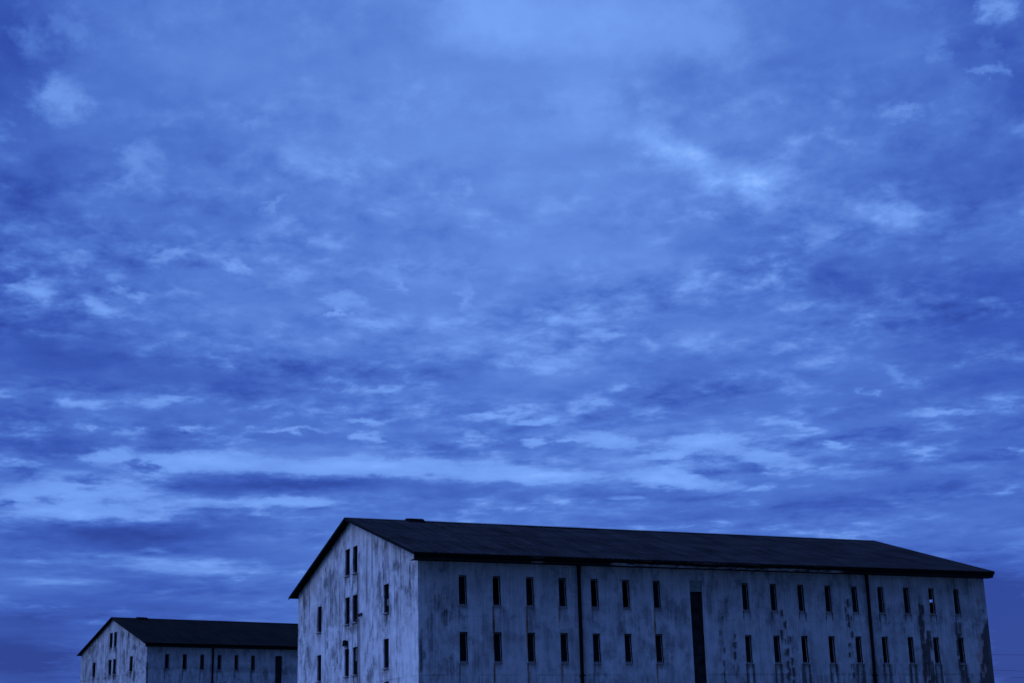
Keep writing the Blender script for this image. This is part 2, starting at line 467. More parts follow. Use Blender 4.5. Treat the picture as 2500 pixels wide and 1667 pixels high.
def add_frame(bm, w, h, t, y0, y1, mi=0):
    """a rectangular ring, x 0..w, z -h..0, bar width t, one connected piece"""
    o = [(0, -h), (w, -h), (w, 0), (0, 0)]
    i = [(t, -h + t), (w - t, -h + t), (w - t, -t), (t, -t)]
    V = {}
    for nm, q in (('o', o), ('i', i)):
        for y in (y0, y1):
            for k, (x, z) in enumerate(q): V[nm, y, k] = bm.verts.new((x, y, z))
    for k in range(4):
        l = (k + 1) % 4
        for q in ((('o', y0, k), ('o', y0, l), ('i', y0, l), ('i', y0, k)), (('o', y1, k), ('i', y1, k), ('i', y1, l), ('o', y1, l)),
                  (('o', y0, k), ('o', y1, k), ('o', y1, l), ('o', y0, l)), (('i', y0, k), ('i', y0, l), ('i', y1, l), ('i', y1, k))):
            f = bm.faces.new([V[a] for a in q]); f.material_index = mi


def vnoise(x, z, seed, octv=4, gain=0.55):
    """smooth value noise on arrays, about 0..1"""
    tot = np.zeros_like(x, dtype=float); amp = 1.0; nrm = 0
    for o in range(octv):
        r = np.random.default_rng(seed * 101 + o)
        tab = r.random((256, 256))
        xi, zi = np.floor(x).astype(int), np.floor(z).astype(int)
        fx, fz = x - xi, z - zi
        fx, fz = fx * fx * (3 - 2 * fx), fz * fz * (3 - 2 * fz)
        T = lambda a, b: tab[a % 256, b % 256]
        v = (T(xi, zi) * (1 - fx) + T(xi + 1, zi) * fx) * (1 - fz) + (T(xi, zi + 1) * (1 - fx) + T(xi + 1, zi + 1) * fx) * fz
        tot += v * amp; nrm += amp; amp *= gain; x = x * 2.03 + 5.3; z = z * 2.03 + 9.1
    return tot / nrm


def sstep(v, a, b):
    t = np.clip((v - a) / (b - a), 0, 1)
    return t * t * (3 - 2 * t)


def lines(a, b, step, extra):
    base = list(np.arange(a, b, step)) + [b]
    keep = [x for x in base if all(abs(x - e) > step * 0.35 for e in extra) or x in (a, b)]
    return np.array(sorted(set([round(float(x), 4) for x in keep] + [round(float(e), 4) for e in extra if a < e < b])))


def grid_wall(verts, faces, attr, us, zs, holes, top, place, weather, depth=0.24, flake=0.8):
    """a wall as a fine grid with real openings and their reveals; place(u, z, d) puts it in the building"""
    nu, nz = len(us), len(zs)
    U, Z = np.meshgrid(us, zs, indexing='ij')
    Zt = top(U)
    Zc = np.minimum(Z, Zt)
    W = weather(U, Zc)
    off = len(verts)
    for i in range(nu):
        for j in range(nz):
            verts.append(place(U[i, j], Zc[i, j], 0.0))
            attr.append((W[0][i, j], W[1][i, j], W[2][i, j], flake))
    idx = lambda i, j: off + i * nz + j
    inside = np.zeros((nu - 1, nz - 1), bool)
    for (u0, u1, z0, z1) in holes:
        i0, i1 = np.argmin(abs(us - u0)), np.argmin(abs(us - u1))
        j0, j1 = np.argmin(abs(zs - z0)), np.argmin(abs(zs - z1))
        inside[i0:i1, j0:j1] = True
        ring = [(i, j0) for i in range(i0, i1)] + [(i1, j) for j in range(j0, j1)] + [(i, j1) for i in range(i1, i0, -1)] + [(i0, j) for j in range(j1, j0, -1)]
        b0 = len(verts)
        for (i, j) in ring:
            verts.append(place(us[i], zs[j], depth)); attr.append((0.1, 0, 0.4, flake))
        n = len(ring)
        for k in range(n):
            a, b = ring[k], ring[(k + 1) % n]
            faces.append((idx(*a), idx(*b), b0 + (k + 1) % n, b0 + k))
    for i in range(nu - 1):
        for j in range(nz - 1):
            if inside[i, j]: continue
            if Zc[i, j] >= Zt[i, j] - 1e-6 and Zc[i + 1, j] >= Zt[i + 1, j] - 1e-6: continue
            faces.append((idx(i, j), idx(i + 1, j), idx(i + 1, j + 1), idx(i, j + 1)))


# ------------------------------------------------------------------ window prototypes (shared mesh data)
def window_meshes(w, h, muntin):
    d = {}
    bm = bmesh.new(); add_frame(bm, w, h - 0.012, 0.030, 0.0, 0.07); d['frame'] = bm_mesh('window_frame', bm)
    bm = bmesh.new(); add_frame(bm, w - 0.06, h - 0.075, 0.026, 0.0, 0.04)
    d['sash'] = bm_mesh('sash', bm)
    me = bpy.data.meshes.new('glass_pane')
    bm = bmesh.new()
    W, H = w - 0.112, h - 0.127
    if muntin:
        nr = 4
        for r in range(nr):
            for c in range(2):
                x0, z1 = W * c / 2, -H * r / nr
                x1, z0 = W * (c + 1) / 2, -H * (r + 1) / nr
                add_box(bm, x0, x1 - (0.012 if c == 0 else 0), -0.004, 0.004, z0 + 0.012, z1, 0)
    else:
        add_box(bm, 0, W, -0.004, 0.004, -H, 0, 0)
    d['pane'] = bm_mesh('glass_pane', bm)
    d['sill'] = box_mesh('sill', 0.004, w - 0.004, -0.20, 0.06, -0.055, 0.006)
    return d


WIN_LONG = window_meshes(0.48, 1.60, False)
WIN_GABLE = window_meshes(0.84, 1.60, True)


def gable_pane(seed):
    """eight panes in one opening: most black, a few clouded or boarded"""
    r = random.Random(seed)
    W, H = 0.84 - 0.112, 1.60 - 0.127
    bm = bmesh.new()
    for q in range(4):
        for c in range(2):
            x0, x1 = W * c / 2 + 0.0, W * (c + 1) / 2
            z1, z0 = -H * q / 4, -H * (q + 1) / 4
            k = r.random()
            add_box(bm, x0 + 0.006, x1 - 0.006, -0.004, 0.004, z0 + 0.006, z1 - 0.006, 1 if (k < 0.24 and c == 1) or k < 0.08 else 0)
    # glazing bars in the same sheet hold the panes together
    add_box(bm, W / 2 - 0.01, W / 2 + 0.01, -0.012, 0.012, -H, 0, 2)
    for q in (1, 2, 3): add_box(bm, 0, W, -0.0095, 0.0095, -H * q / 4 - 0.009, -H * q / 4 + 0.009, 2)
    return bm_mesh('glass_pane', bm)


def place_window(parent, kind, origin, zrot, w, h, tilt, pane=True, seed=0, setback=0.075):
    d = WIN_LONG if kind == 'long' else WIN_GABLE
    upright = Matrix.Translation(origin) @ Matrix.Rotation(zrot, 4, 'Z')
    # the old frames have sagged forward at the foot
    lean = upright @ Matrix.Rotation(math.radians(-tilt), 4, 'X')
    f = link('window', d['frame'], M_FRAME, parent)
    f.matrix_local = lean
    s = link('sash', d['sash'], M_PALE if kind == 'long' else M_FRAME, f)
    s.matrix_local = Matrix.Translation((0.03, setback, -0.03))
    if pane:
        me = d['pane'] if kind == 'long' else gable_pane(seed)
        p = link('glass_pane', me, M_GLASS if kind == 'long' else [M_GLASS, M_FROST, M_FRAME], f)
        p.matrix_local = Matrix.Translation((0.056, setback + 0.012, -0.056))
    sl = link('sill', d['sill'], M_SILL, f)
    sl.matrix_local = lean.inverted() @ upright @ Matrix.Translation((0, 0, -h))
    return f


# ------------------------------------------------------------------ the warehouse
def build_warehouse(name, label, group, loc, rotz, L, Wd, zr, ze, og, oe, ogf, long_wins, gable_wins, slot, spouts, vent, roofm, weather_long, weather_gable, seed, end_holes=()):
    root = bpy.data.objects.new(name, None)
    col.objects.link(root)
    root.location = loc
    root.rotation_euler = (0, 0, rotz)
    root['label'] = label; root['category'] = 'warehouse'; root['group'] = group
    h = Wd / 2
    sl = (zr - ze) / (h + oe)
    SH = 0.05
    rooftop = lambda Y: ze + sl * ((Y + oe) if Y <= h else (Wd - Y + oe))
    ztop_wall = rooftop(0) - SH - 0.004
    under = lambda Y: ze + sl * np.minimum(Y + oe, Wd - Y + oe) - SH - 0.004
    WW, WH = 0.48, 1.60
    hl = [(x - 0.035, x - 0.035 + WW, z - WH, z) for (x, z, *_) in long_wins]
    if slot: hl.append((slot[0], slot[1], 0.0, slot[2]))
    GW = 0.84
    hg = [(y - GW, y, z - WH, z) for (y, z, *_) in gable_wins]
    ex_u = sorted({e for hh in hl for e in hh[:2]}); ex_z = sorted({e for hh in hl + hg for e in hh[2:]})
    ex_y = sorted({e for hh in hg for e in hh[:2]})
    step = 0.09
    us = lines(0, L, step, ex_u); zs = lines(0, zr, step, ex_z + [ztop_wall]); ys = lines(0, Wd, step, ex_y + [h])
    verts, faces, attr = [], [], []
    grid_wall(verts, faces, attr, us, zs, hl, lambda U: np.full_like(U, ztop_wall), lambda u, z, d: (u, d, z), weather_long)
    grid_wall(verts, faces, attr, ys, zs, hg, under, lambda u, z, d: (d, u, z), weather_gable, flake=1.35)
    # far gable and back wall, coarse
    zero = lambda U, Z: (np.full_like(U, 0.3), np.zeros_like(U), np.zeros_like(U))
    if end_holes:
        eh = sorted({e for hh in end_holes for e in hh[:2]}); ez = sorted({e for hh in end_holes for e in hh[2:]})
        yc = np.array(sorted([0, h, Wd] + eh)); zc = np.array(sorted([0.0, ztop_wall, zr + 1] + ez))
    else:
        yc = np.array([0, h, Wd]); zc = np.array([0.0, ztop_wall, zr + 1])
    grid_wall(verts, faces, attr, yc, zc, end_holes, under, lambda u, z, d: (L - d, u, z), zero, 0.01)
    grid_wall(verts, faces, attr, np.array([0, L]), np.array([0, ztop_wall]), [], lambda U: np.full_like(U, ztop_wall), lambda u, z, d: (u, Wd - d, z), zero)
    me = bpy.data.meshes.new('wall')
    me.from_pydata(verts, [], faces)
    a = me.attributes.new('weather', 'FLOAT_COLOR', 'POINT')
    a.data.foreach_set('color', np.array(attr, dtype=np.float32).ravel())
    bm = bmesh.new(); bm.from_mesh(me)
    bmesh.ops.remove_doubles(bm, verts=bm.verts, dist=0.0005)
    bmesh.ops.recalc_face_normals(bm, faces=bm.faces)
    bm.to_mesh(me); bm.free()
    link('wall', me, M_WALL, root)

    # roof: ribbed sheets, two slopes in one mesh, real thickness
    bm = bmesh.new()
    x0, x1 = -og, L + ogf
    xs = np.arange(x0, x1, 0.0875); xs = np.append(xs, x1)
    rib = [0.0, 0.012, 0.018, 0.012]
    prof = [(-oe, ze), (h * 0.3 - oe * .7, None), (h * 0.63, None), (h, zr), (Wd - h * 0.5, None), (Wd + oe, ze)]
    prof = [(y, ze + sl * ((y + oe) if y <= h else (Wd - y + oe))) for y, _ in prof]
    topr, botr = [], []
    for i, x in enumerate(xs):
        sag = 0.015 * math.sin(x * 0.7 + seed) + 0.012 * math.sin(x * 0.23 + 1)
        topr.append([bm.verts.new((x, y, z + rib[i % 4] + (sag if 0 < k < 5 else 0))) for k, (y, z) in enumerate(prof)])
        botr.append([bm.verts.new((x, y, z - SH)) for y, z in prof])
    for i in range(len(xs) - 1):
        for k in range(len(prof) - 1):
            bm.faces.new((topr[i][k], topr[i + 1][k], topr[i + 1][k + 1], topr[i][k + 1]))
            bm.faces.new((botr[i][k], botr[i][k + 1], botr[i + 1][k + 1], botr[i + 1][k])).material_index = 1
        for k in (0, len(prof) - 1): bm.faces.new((topr[i][k], botr[i][k], botr[i + 1][k], topr[i + 1][k]))
    for i in (0, len(xs) - 1):
        for k in range(len(prof) - 1): bm.faces.new((topr[i][k], topr[i][k + 1], botr[i][k + 1], botr[i][k]))
    roof = link('roof', bm_mesh('roof', bm), [roofm, M_SOFF], root)
    # ridge capping and the low vent box on the ridge
    bm = bmesh.new()
    rv = []
    for x in (x0 - 0.01, x1 + 0.01):
        rv.append([bm.verts.new((x, h + o, zr + dzz)) for o, dzz in ((-0.28, -0.28 * sl + 0.024), (0, 0.045), (0.28, -0.28 * sl + 0.024), (0, 0.022))])
    for k in range(4): bm.faces.new((rv[0][k], rv[0][(k + 1) % 4], rv[1][(k + 1) % 4], rv[1][k]))
    bm.faces.new(rv[0][::-1]); bm.faces.new(rv[1])
    link('ridge_cap', bm_mesh('ridge_cap', bm), M_TRIM, roof)
    bm = bmesh.new()
    vx0, vx1 = vent
    sec = [(-0.55, -0.55 * sl + 0.02), (-0.50, 0.075), (0, 0.15), (0.50, 0.075), (0.55, -0.55 * sl + 0.02)]
    A = [bm.verts.new((vx0, h + o, zr + dzz)) for o, dzz in sec]
    B = [bm.verts.new((vx1 - (0.0 if dzz < 0.05 else 0.2), h + o, zr + dzz)) for o, dzz in sec]
    for k in range(5): bm.faces.new((A[k], A[(k + 1) % 5], B[(k + 1) % 5], B[k]))
    bm.faces.new(A[::-1]); bm.faces.new(B)
    link('ridge_vent', bm_mesh('ridge_vent', bm), M_TRIM, roof)
    # barge boards on the gable ends
    for X in (x0 - 0.035, x1 + 0.005):
        for side in (0, 1):
            bm = bmesh.new()
            pts = [(-oe, ze), (h, zr)] if side == 0 else [(h, zr), (Wd + oe, ze)]
            q = []
            for (y, z) in pts:
                q.append([bm.verts.new((xx, y, z + dzz)) for xx in (X, X + 0.03) for dzz in (0.03, -0.13)])
            a0, b0 = q
            for f in ((0, 1), (1, 3), (3, 2), (2, 0)): bm.faces.new((a0[f[0]], a0[f[1]], b0[f[1]], b0[f[0]]))
            bm.faces.new((a0[0], a0[2], a0[3], a0[1])); bm.faces.new((b0[0], b0[1], b0[3], b0[2]))
            link('bargeboard', bm_mesh('bargeboard', bm), M_TRIM, root)
    # eaves: soffit, fascia, gutter
    fz0 = ze - 0.36
    link('soffit', box_mesh('soffit', x0 + 0.02, x1 - 0.02, -oe + 0.14, -0.003, fz0 - 0.004, fz0 + 0.02), M_SOFF, root)
    fx = np.append(np.arange(x0 + 0.02, x1 - 0.02, 0.12), x1 - 0.02)
    v, f, at = [], [], []
    pale = lambda x: max(sstep(np.array(x), 11.2, 11.6) * (1 - sstep(np.array(x), 26.6, 27.4)), sstep(np.array(x), 6.3, 6.6) * (1 - sstep(np.array(x), 7.0, 7.3)) * .7) if seed == 1 else 0.0
    for x in fx:
        for (y, z) in ((-oe + 0.105, fz0), (-oe + 0.105, ze - 0.02), (-oe + 0.137, ze - 0.02), (-oe + 0.137, fz0)):
            v.append((float(x), y, z)); at.append((0, 0, float(pale(x))))
    for i in range(len(fx) - 1):
        for k in range(4):
            f.append((i * 4 + k, i * 4 + (k + 1) % 4, i * 4 + 4 + (k + 1) % 4, i * 4 + 4 + k))
    f.append((3, 2, 1, 0)); e = (len(fx) - 1) * 4; f.append((e, e + 1, e + 2, e + 3))
    me = bpy.data.meshes.new('fascia'); me.from_pydata(v, [], f)
    a = me.attributes.new('weather', 'FLOAT_VECTOR', 'POINT'); a.data.foreach_set('vector', np.array(at, dtype=np.float32).ravel())
    link('fascia', me, M_FASC, root)
    bm = bmesh.new()
    gr = 0.065; gyc, gzc = -oe + 0.105 - gr - 0.002, ze - 0.10
    prev = None
    for gx in np.append(np.arange(x0 + 0.05, x1 - 0.05, 0.8), x1 - 0.05):
        dip = 0.02 * math.sin(gx * 0.55 + seed) + (0.018 * math.sin(gx * 1.7))
        ring = [bm.verts.new((gx, gyc - gr * math.cos(t), gzc + dip - gr * math.sin(t) * 2.2)) for t in np.linspace(0, math.pi, 9)]
        ring += [bm.verts.new((gx, gyc - (gr - 0.012) * math.cos(t), gzc + dip - (gr - 0.012) * math.sin(t) * 2.2 + 0.001)) for t in np.linspace(math.pi, 0, 9)]
        if prev:
            for k in range(18): bm.faces.new((prev[k], prev[(k + 1) % 18], ring[(k + 1) % 18], ring[k]))
        else: bm.faces.new(ring[::-1])
        prev = ring
    bm.faces.new(prev)
    link('gutter', bm_mesh('gutter', bm), M_GUT, root)
    # downspouts
    for sx in spouts:
        bm = bmesh.new()
        add_tube(bm, [(sx, -0.14, fz0 - 0.006), (sx, -0.14, fz0 - 0.5), (sx - 0.02, -0.14, 6.0), (sx - 0.03, -0.14, 0.15), (sx - 0.03, -0.3, 0.02)], 0.10, 10)
        ds = link('downspout', bm_mesh('downspout', bm), M_GUT, root)
        bm = bmesh.new()
        add_box(bm, sx - 0.12, sx + 0.12, -0.24, -0.012, 5.86, 5.94)
        link('pipe_clamp', bm_mesh('pipe_clamp', bm), M_GUT, ds)
    # tall boarded loading slot
    if slot:
        sx0, sx1, sz, gz = slot
        bm = bmesh.new()
        n = 9
        for i in range(n):
            za, zb_ = gz * i / n, gz * (i + 1) / n - 0.012
            add_box(bm, sx0 + 0.01, sx1 - 0.01, 0.10 + 0.012 * (i % 2), 0.15, za + 0.01, zb_)
        add_box(bm, sx0 + 0.002, sx1 - 0.002, 0.152, 0.2, 0.01, gz)
        link('loading_slot', bm_mesh('loading_slot', bm), M_DARK, root)
        bm = bmesh.new()
        add_box(bm, sx0 + 0.004, sx1 - 0.004, 0.035, 0.07, gz + 0.004, sz - 0.004)
        link('slot_cover', bm_mesh('slot_cover', bm), M_GREEN if seed == 1 else M_DARK, root)
    # windows
    for i, (x, z, od, pane) in enumerate(long_wins):
        w = place_window(root, 'long', Vector((x - 0.035, 0.125, z - 0.002)), 0, WW, WH, od, pane)
    for i, (y, z, od, pane) in enumerate(gable_wins):
        # the gable faces -x: window x runs along -y
        place_window(root, 'gable', Vector((0.08, y, z - 0.002)), -math.pi / 2, GW, WH, od, pane, seed=seed * 50 + i)
    return root


# ---- weathering of the big one
X1, S1, X8, S2 = 2.369, 1.9913, 20.277, 1.9564
ZT, ZB = 11.19, 8.19
WX = [X1 + i * S1 for i in range(7)] + [X8 + i * S2 for i in range(9)]


def streak(U, Z, x, w, z1, z0, seed, drift=0.0):
    n = vnoise(Z * 1.5 + seed, U * 0 + seed, seed, 3)
    xc = x + (n - 0.5) * 0.05 + drift * (z1 - Z)
    fall = sstep(Z, z0, z0 + 0.4 * (z1 - z0) + 0.01) * (Z < z1 + 0.02)
    ww = w * (0.6 + 0.8 * n)
    return np.exp(-((U - xc) / ww) ** 2) * fall


def blob(U, Z, x, z, rx, rz, seed):
    n = vnoise(U * 2.2 + seed * 3.1, Z * 1.3 + seed, seed, 4)
    n2 = vnoise(U * 7, Z * 1.1, seed + 40, 3)
    d = np.sqrt(((U - x) / rx) ** 2 + ((Z - z) / rz) ** 2) + (n - 0.5) * 1.5 + (n2 - .5) * .7
    return 1 - sstep(d, 0.55, 1.1)


def weather_main(U, Z):
    gr = np.zeros_like(U); ru = np.zeros_like(U); li = np.zeros_like(U)
    # pour joints, one per storey
    for zj in (2.9, 5.93, 9.03):
        n = vnoise(U * 0.8, U * 0 + zj, 3, 3)
        gr += 0.55 * np.exp(-((Z - zj - (n - .5) * .05) / 0.035) ** 2) * sstep(n, 0.3, 0.6)
    # panels of slightly different age
    bay = np.floor(U / 3.3).astype(int); lift = np.floor((Z - 5.93 + 6.2) / 3.1).astype(int)
    tone = np.random.default_rng(5).random((40, 12))
    gr += 0.16 * (tone[np.clip(bay, 0, 39), np.clip(lift, 0, 11)] - 0.4)
    gr += .16 * sstep(U + (vnoise(Z, U * 0, 8, 3) - .5) * .2, 17.85, 17.95)  # older, greyer paint past this edge; the tone also paints in lens vignetting
    # streaks under the sills
    r = random.Random(4)
    for i, x in enumerate(WX):
        for zt in (ZT, ZB):
            zs_ = zt - 1.62
            if i < 7:
                a = [.7, 1.1, 1.2, .9, .5, .25, 1.1][i]
                zend = ZB - 0.1 if zt == ZT and i in (1, 2, 6) else (zs_ - 1.0 if zt == ZT else zs_ - 2.5)
                s = streak(U, Z, x - 0.01, 0.035, zs_, zend, 11 + i)
                gr += 2.0 * a * s * (0.7 if i in (1, 2, 3, 6) else 1); ru += (0.85 if i in (1, 2, 3, 6) else .3) * a * s
                gr += 0.5 * streak(U, Z, x + 0.40, 0.025, zs_, zs_ - 0.5, 31 + i)
                if zt == ZT and i in (1, 2, 6): ru += 0.9 * streak(U, Z, x - 0.03, 0.05, ZB + .7, ZB - 1.5, 70 + i)
            else:
                ln = 2.6 if zt == ZB else (0.6 if i < 15 else 1.6)
                wd = 0.085 if zt == ZB else 0.04
                for xx in (x - 0.02, x + 0.40):
                    gr += (1.8 if zt == ZB else 1.3) * streak(U, Z, xx, wd * r.uniform(.7, 1.2), zs_, zs_ - ln, r.randint(1, 90))
                if zt == ZB and i > 10: gr += 0.35 * blob(U, Z, x + .2, zs_ - 1.0, .4, 1.0, 60 + i)
    # grime patches near the corner
    for (x, z, rx, rz, a) in ((1.55, 9.95, .35, .55, .6), (.8, 9.7, .35, .4, .45), (1.6, 8.85, .22, .3, .8), (.75, 8.7, .2, .4, .7), (.16, 6.8, .14, 1.1, 1.2),
                              (1.7, 6.5, .25, .5, .7), (.8, 7.4, .3, .5, .6), (4.2, 7.9, .25, .8, .5), (6.7, 8.6, .3, .4, .3), (.9, 6.4, .5, .6, .5), (3.5, 6.5, .5, .9, .4),
                              (8.9, 7.2, .3, .8, .3), (12.2, 8.4, .3, .5, .45), (14.9, 6.9, .4, .7, .5), (13.2, 7.2, .4, .9, .35), (15.5, 9.6, .7, .5, .4), (18.0, 9.9, .25, .8, .6), (19.0, 9.6, .25, .5, .6)):
        gr += a * blob(U, Z, x, z, rx * 1.4, rz * 1.3, int(x * 31 + z))
    li += 0.5 * sstep(-Z, -9.75, -9.6) * sstep(Z, 7.6, 8.6) * (1 - sstep(U, 1.3, 2.1)) * 0.7
    # columns of stacked blotches on the right half
    for (xc, z0, z1, rust, seed) in ((18.6, 5.5, 9.2, .1, 1), (19.5, 5.3, 8.6, .2, 2), (22.95, 5.2, 9.6, .35, 3), (23.3, 5.5, 8, .2, 13), (27.7, 5.2, 10.3, .2, 4), (33.2, 5.2, 10.2, .6, 5), (33.6, 5.2, 8.8, .5, 15), (36.0, 6.0, 8.8, .3, 6)):
        z = z0; rr = random.Random(seed)
        while z < z1:
            for q in range(3):
                ln = rr.uniform(.15, .45) * (1.8 if xc > 33 else 1)
                a = streak(U, Z, xc + rr.uniform(-.2, .2), rr.uniform(.03, .075) * (1.5 if xc > 33 else 1), z + ln * .5, z - ln, rr.randint(1, 90))
                gr += rr.uniform(.9, 1.9) * a * (1 if xc > 20 else .6); ru += rust * 0.3 * a
            z += rr.uniform(.4, .75)
    # far corner: long black and rusty runs
    e = blob(U, Z, 38.3, 6.2, .8, 2.9, 77)
    gr += 3.2 * e + 2.2 * np.exp(-((U - 38.45) / .22) ** 2) * (1 - sstep(Z, 8.6, 9.4)); ru += .35 * blob(U, Z, 37.8, 7.3, .5, 1.6, 78)
    gr += .8 * blob(U, Z, 38.1, 9.9, .4, .3, 79); ru += .3 * blob(U, Z, 37.9, 10.4, .35, .25, 80)
    gr += .6 * (vnoise(U * 1.2, Z * 0.8, 21, 5) > 0.62) * sstep(U, 20, 30) * vnoise(U * 3, Z, 22, 3)
    for sx in (9.51, 29.15):
        gr += 1.0 * np.exp(-((U - sx - .12) / .16) ** 2) * (.45 + .55 * sstep(-Z, -10.5, -6))
    # general damp towards the foot
    gr += 0.5 * sstep(-Z, -6.1, -5.3) * vnoise(U * 4, Z * .4, 9, 4)
    return np.clip(gr, 0, 2.6), np.clip(ru, 0, 1), np.clip(li, 0, 1)


def weather_gab(U, Z):
    # U runs from the near corner back along the gable
    n1 = vnoise(U * 0.55, Z * 0.5, 51, 5); n2 = vnoise(U * 2.4, Z * 0.35, 52, 5)
    gr = 0.38 * sstep(n1 * 0.6 + n2 * 0.5, 0.48, 0.74)
    gr *= 0.35 + 0.65 * sstep(Z, 8.0, 9.5) * (1 - sstep(Z, 12.2, 13.2)) + 0.25 * sstep(U, 12, 14)
    li = 0.55 * (1 - sstep(U, 3.6, 4.8)) * (1 - sstep(Z, 9.6, 10.4)) + .45 * sstep(Z, 13.2, 13.8)
    li += 0.5 * vnoise(U * 1.6, Z * .6, 56, 4) * (1 - sstep(Z, 8.6, 9.6))
    # board joints, upper wall
    for y, z0 in ((10.75, 8.0), (9.62, 6.0), (12.2, 9), (8.2, 10.2), (7.3, 9.4), (6.4, 8), (5.5, 11.3), (4.9, 9), (3.6, 9.2), (2.6, 6.0), (1.2, 9.8), (14.2, 11), (13.2, 10), (16.1, 9.6), (17.7, 8), (19.4, 9.5), (20.6, 9.)):
        n = vnoise(Z * .9 + y, U * 0, 53, 3)
        gr += 1.2 * np.exp(-((U - y) / 0.06) ** 2) * sstep(Z, z0, z0 + .4) * sstep(n, .35, .6)
    # a pale crack and patch edge
    zc = 9.35 + (U - 12.2) * 0.09 + (vnoise(U * 1.5, U * 0, 54, 3) - .5) * .3
    li += 1.2 * np.exp(-((Z - zc) / .09) ** 2) * (U > 12.2) * (U < 16.0)
    gr += .38 * blob(U, Z, 14.4, 10.6, 1.9, 1.1, 88) + .3 * blob(U, Z, 19.5, 8.2, 1.2, 1.4, 89) + .3 * blob(U, Z, 8.4, 11.3, .9, 1.1, 90) + .25 * blob(U, Z, 5.4, 11.9, .8, .5, 91)
    for zj in (5.93,):
        gr += .6 * np.exp(-((Z - zj) / .04) ** 2) * sstep(vnoise(U, Z * 0, 57, 3), .3, .55)
    # dribbles below every sill
    for i, (y, z) in enumerate(GABLE_YZ):
        gr += .5 * blob(U, Z, y - .42, z - 1.62 - .25, .5, .4, 92 + i)
    gr += .7 * np.exp(-(U / .12) ** 2) * vnoise(Z * 2, U * 0, 58, 3)
    return np.clip(gr, 0, 1.4), np.zeros_like(U), np.clip(li, 0, 1)


GABLE_YZ = [(17.63, 11.17), (17.63, 8.17), (12.14, 14.05), (12.14, 11.17), (12.24, 8.15), (10.72, 14.05), (10.72, 11.17), (10.73, 8.15), (5.33, 11.2), (5.38, 8.2), (5.36, 5.88)]
r_ = random.Random(3)
gone = {(1, 0), (4, 0), (5, 0), (14, 0), (9, 1), (10, 1), (12, 1)}
long_wins = []
for i, x in enumerate(WX):
    for k, z in enumerate((ZT, ZB)):
        op = r_.uniform(3.2, 4.8) if i < 7 else r_.uniform(1.2, 3.2)
        long_wins.append((x, z, op, (i, k) not in gone))
gable_wins = [(y, z, 0.0, True) for (y, z) in GABLE_YZ]

# two missing panes in the far gable let the sky show through one slit window
END_HOLES = [(5.15, 5.33, 10.92, 11.10), (5.03, 5.12, 10.92, 11.10)]
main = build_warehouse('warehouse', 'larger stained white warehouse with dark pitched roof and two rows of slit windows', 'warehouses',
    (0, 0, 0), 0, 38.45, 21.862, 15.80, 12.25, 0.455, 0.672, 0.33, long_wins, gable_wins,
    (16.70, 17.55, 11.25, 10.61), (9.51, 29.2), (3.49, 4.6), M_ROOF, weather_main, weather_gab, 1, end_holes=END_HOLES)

# a dark barn lamp, a cable bracket and two conduits on the gable
lamp = link('wall_lamp', box_mesh('wall_lamp', -0.05, -0.003, 11.58, 11.86, 8.40, 8.62), M_PIPE, main)
LY = 11.72
bm = bmesh.new()
prev = None
for (rad, z) in ((0.02, 8.66), (0.09, 8.65), (0.125, 8.60), (0.145, 8.38), (0.150, 8.30), (0.142, 8.30), (0.136, 8.38), (0.10, 8.58)):
    ring = [bm.verts.new((-0.17 + rad * 0.8 * math.cos(t), LY + rad * 1.7 * math.sin(t), z)) for t in np.linspace(0, 2 * math.pi, 17)[:-1]]
    if prev:
        for k in range(16): bm.faces.new((prev[k], prev[(k + 1) % 16], ring[(k + 1) % 16], ring[k]))
    else: bm.faces.new(ring)
    prev = ring
bm.faces.new(prev[::-1])
link('lamp_shade', bm_mesh('lamp_shade', bm), M_TRIM, lamp)
bm = bmesh.new()
bmesh.ops.create_uvsphere(bm, u_segments=14, v_segments=9, radius=0.09)
bmesh.ops.scale(bm, vec=(0.9, 1.5, 1.2), verts=bm.verts); bmesh.ops.translate(bm, vec=(-0.17, LY, 8.27), verts=bm.verts)
link('lamp_globe', bm_mesh('lamp_globe', bm), M_LAMPG, lamp)
bm = bmesh.new(); add_tube(bm, [(-0.04, LY, 8.5), (-0.09, LY, 8.56), (-0.17, LY, 8.6)], 0.02, 6)
link('lamp_arm', bm_mesh('lamp_arm', bm), M_PIPE, lamp)

bm = bmesh.new(); add_tube(bm, [(-0.01, 9.80, 9.94), (-0.07, 9.70, 9.95), (-0.08, 9.3, 9.955), (-0.08, 8.90, 9.97)], 0.035, 8)
br = link('cable_bracket', bm_mesh('cable_bracket', bm), M_PIPE, main)
for t in (9.42, 9.18, 8.93):
    bm = bmesh.new(); p = Vector((-0.08, t, 9.955))
    add_tube(bm, [p, p + Vector((0, 0, -0.10)), p + Vector((0, 0, -0.15))], 0.04, 8)
    link('insulator', bm_mesh('insulator', bm), M_PIPE, br)
bm = bmesh.new(); add_tube(bm, [(-0.05, 9.71, 12.4), (-0.05, 9.69, 9.0), (-0.05, 9.68, 0.1)], 0.022, 8)
link('conduit', bm_mesh('conduit', bm), M_CONDUIT, main)
bm = bmesh.new(); add_tube(bm, [(-0.22, 9.60, 9.55), (-0.20, 9.56, 9.66), (-0.12, 9.50, 9.70), (-0.05, 9.45, 9.64), (-0.05, 9.44, 9.3), (-0.05, 9.40, 5.5), (-0.05, 9.36, 0.1)], 0.022, 8)
link('conduit', bm_mesh('conduit', bm), M_CONDUIT, main)


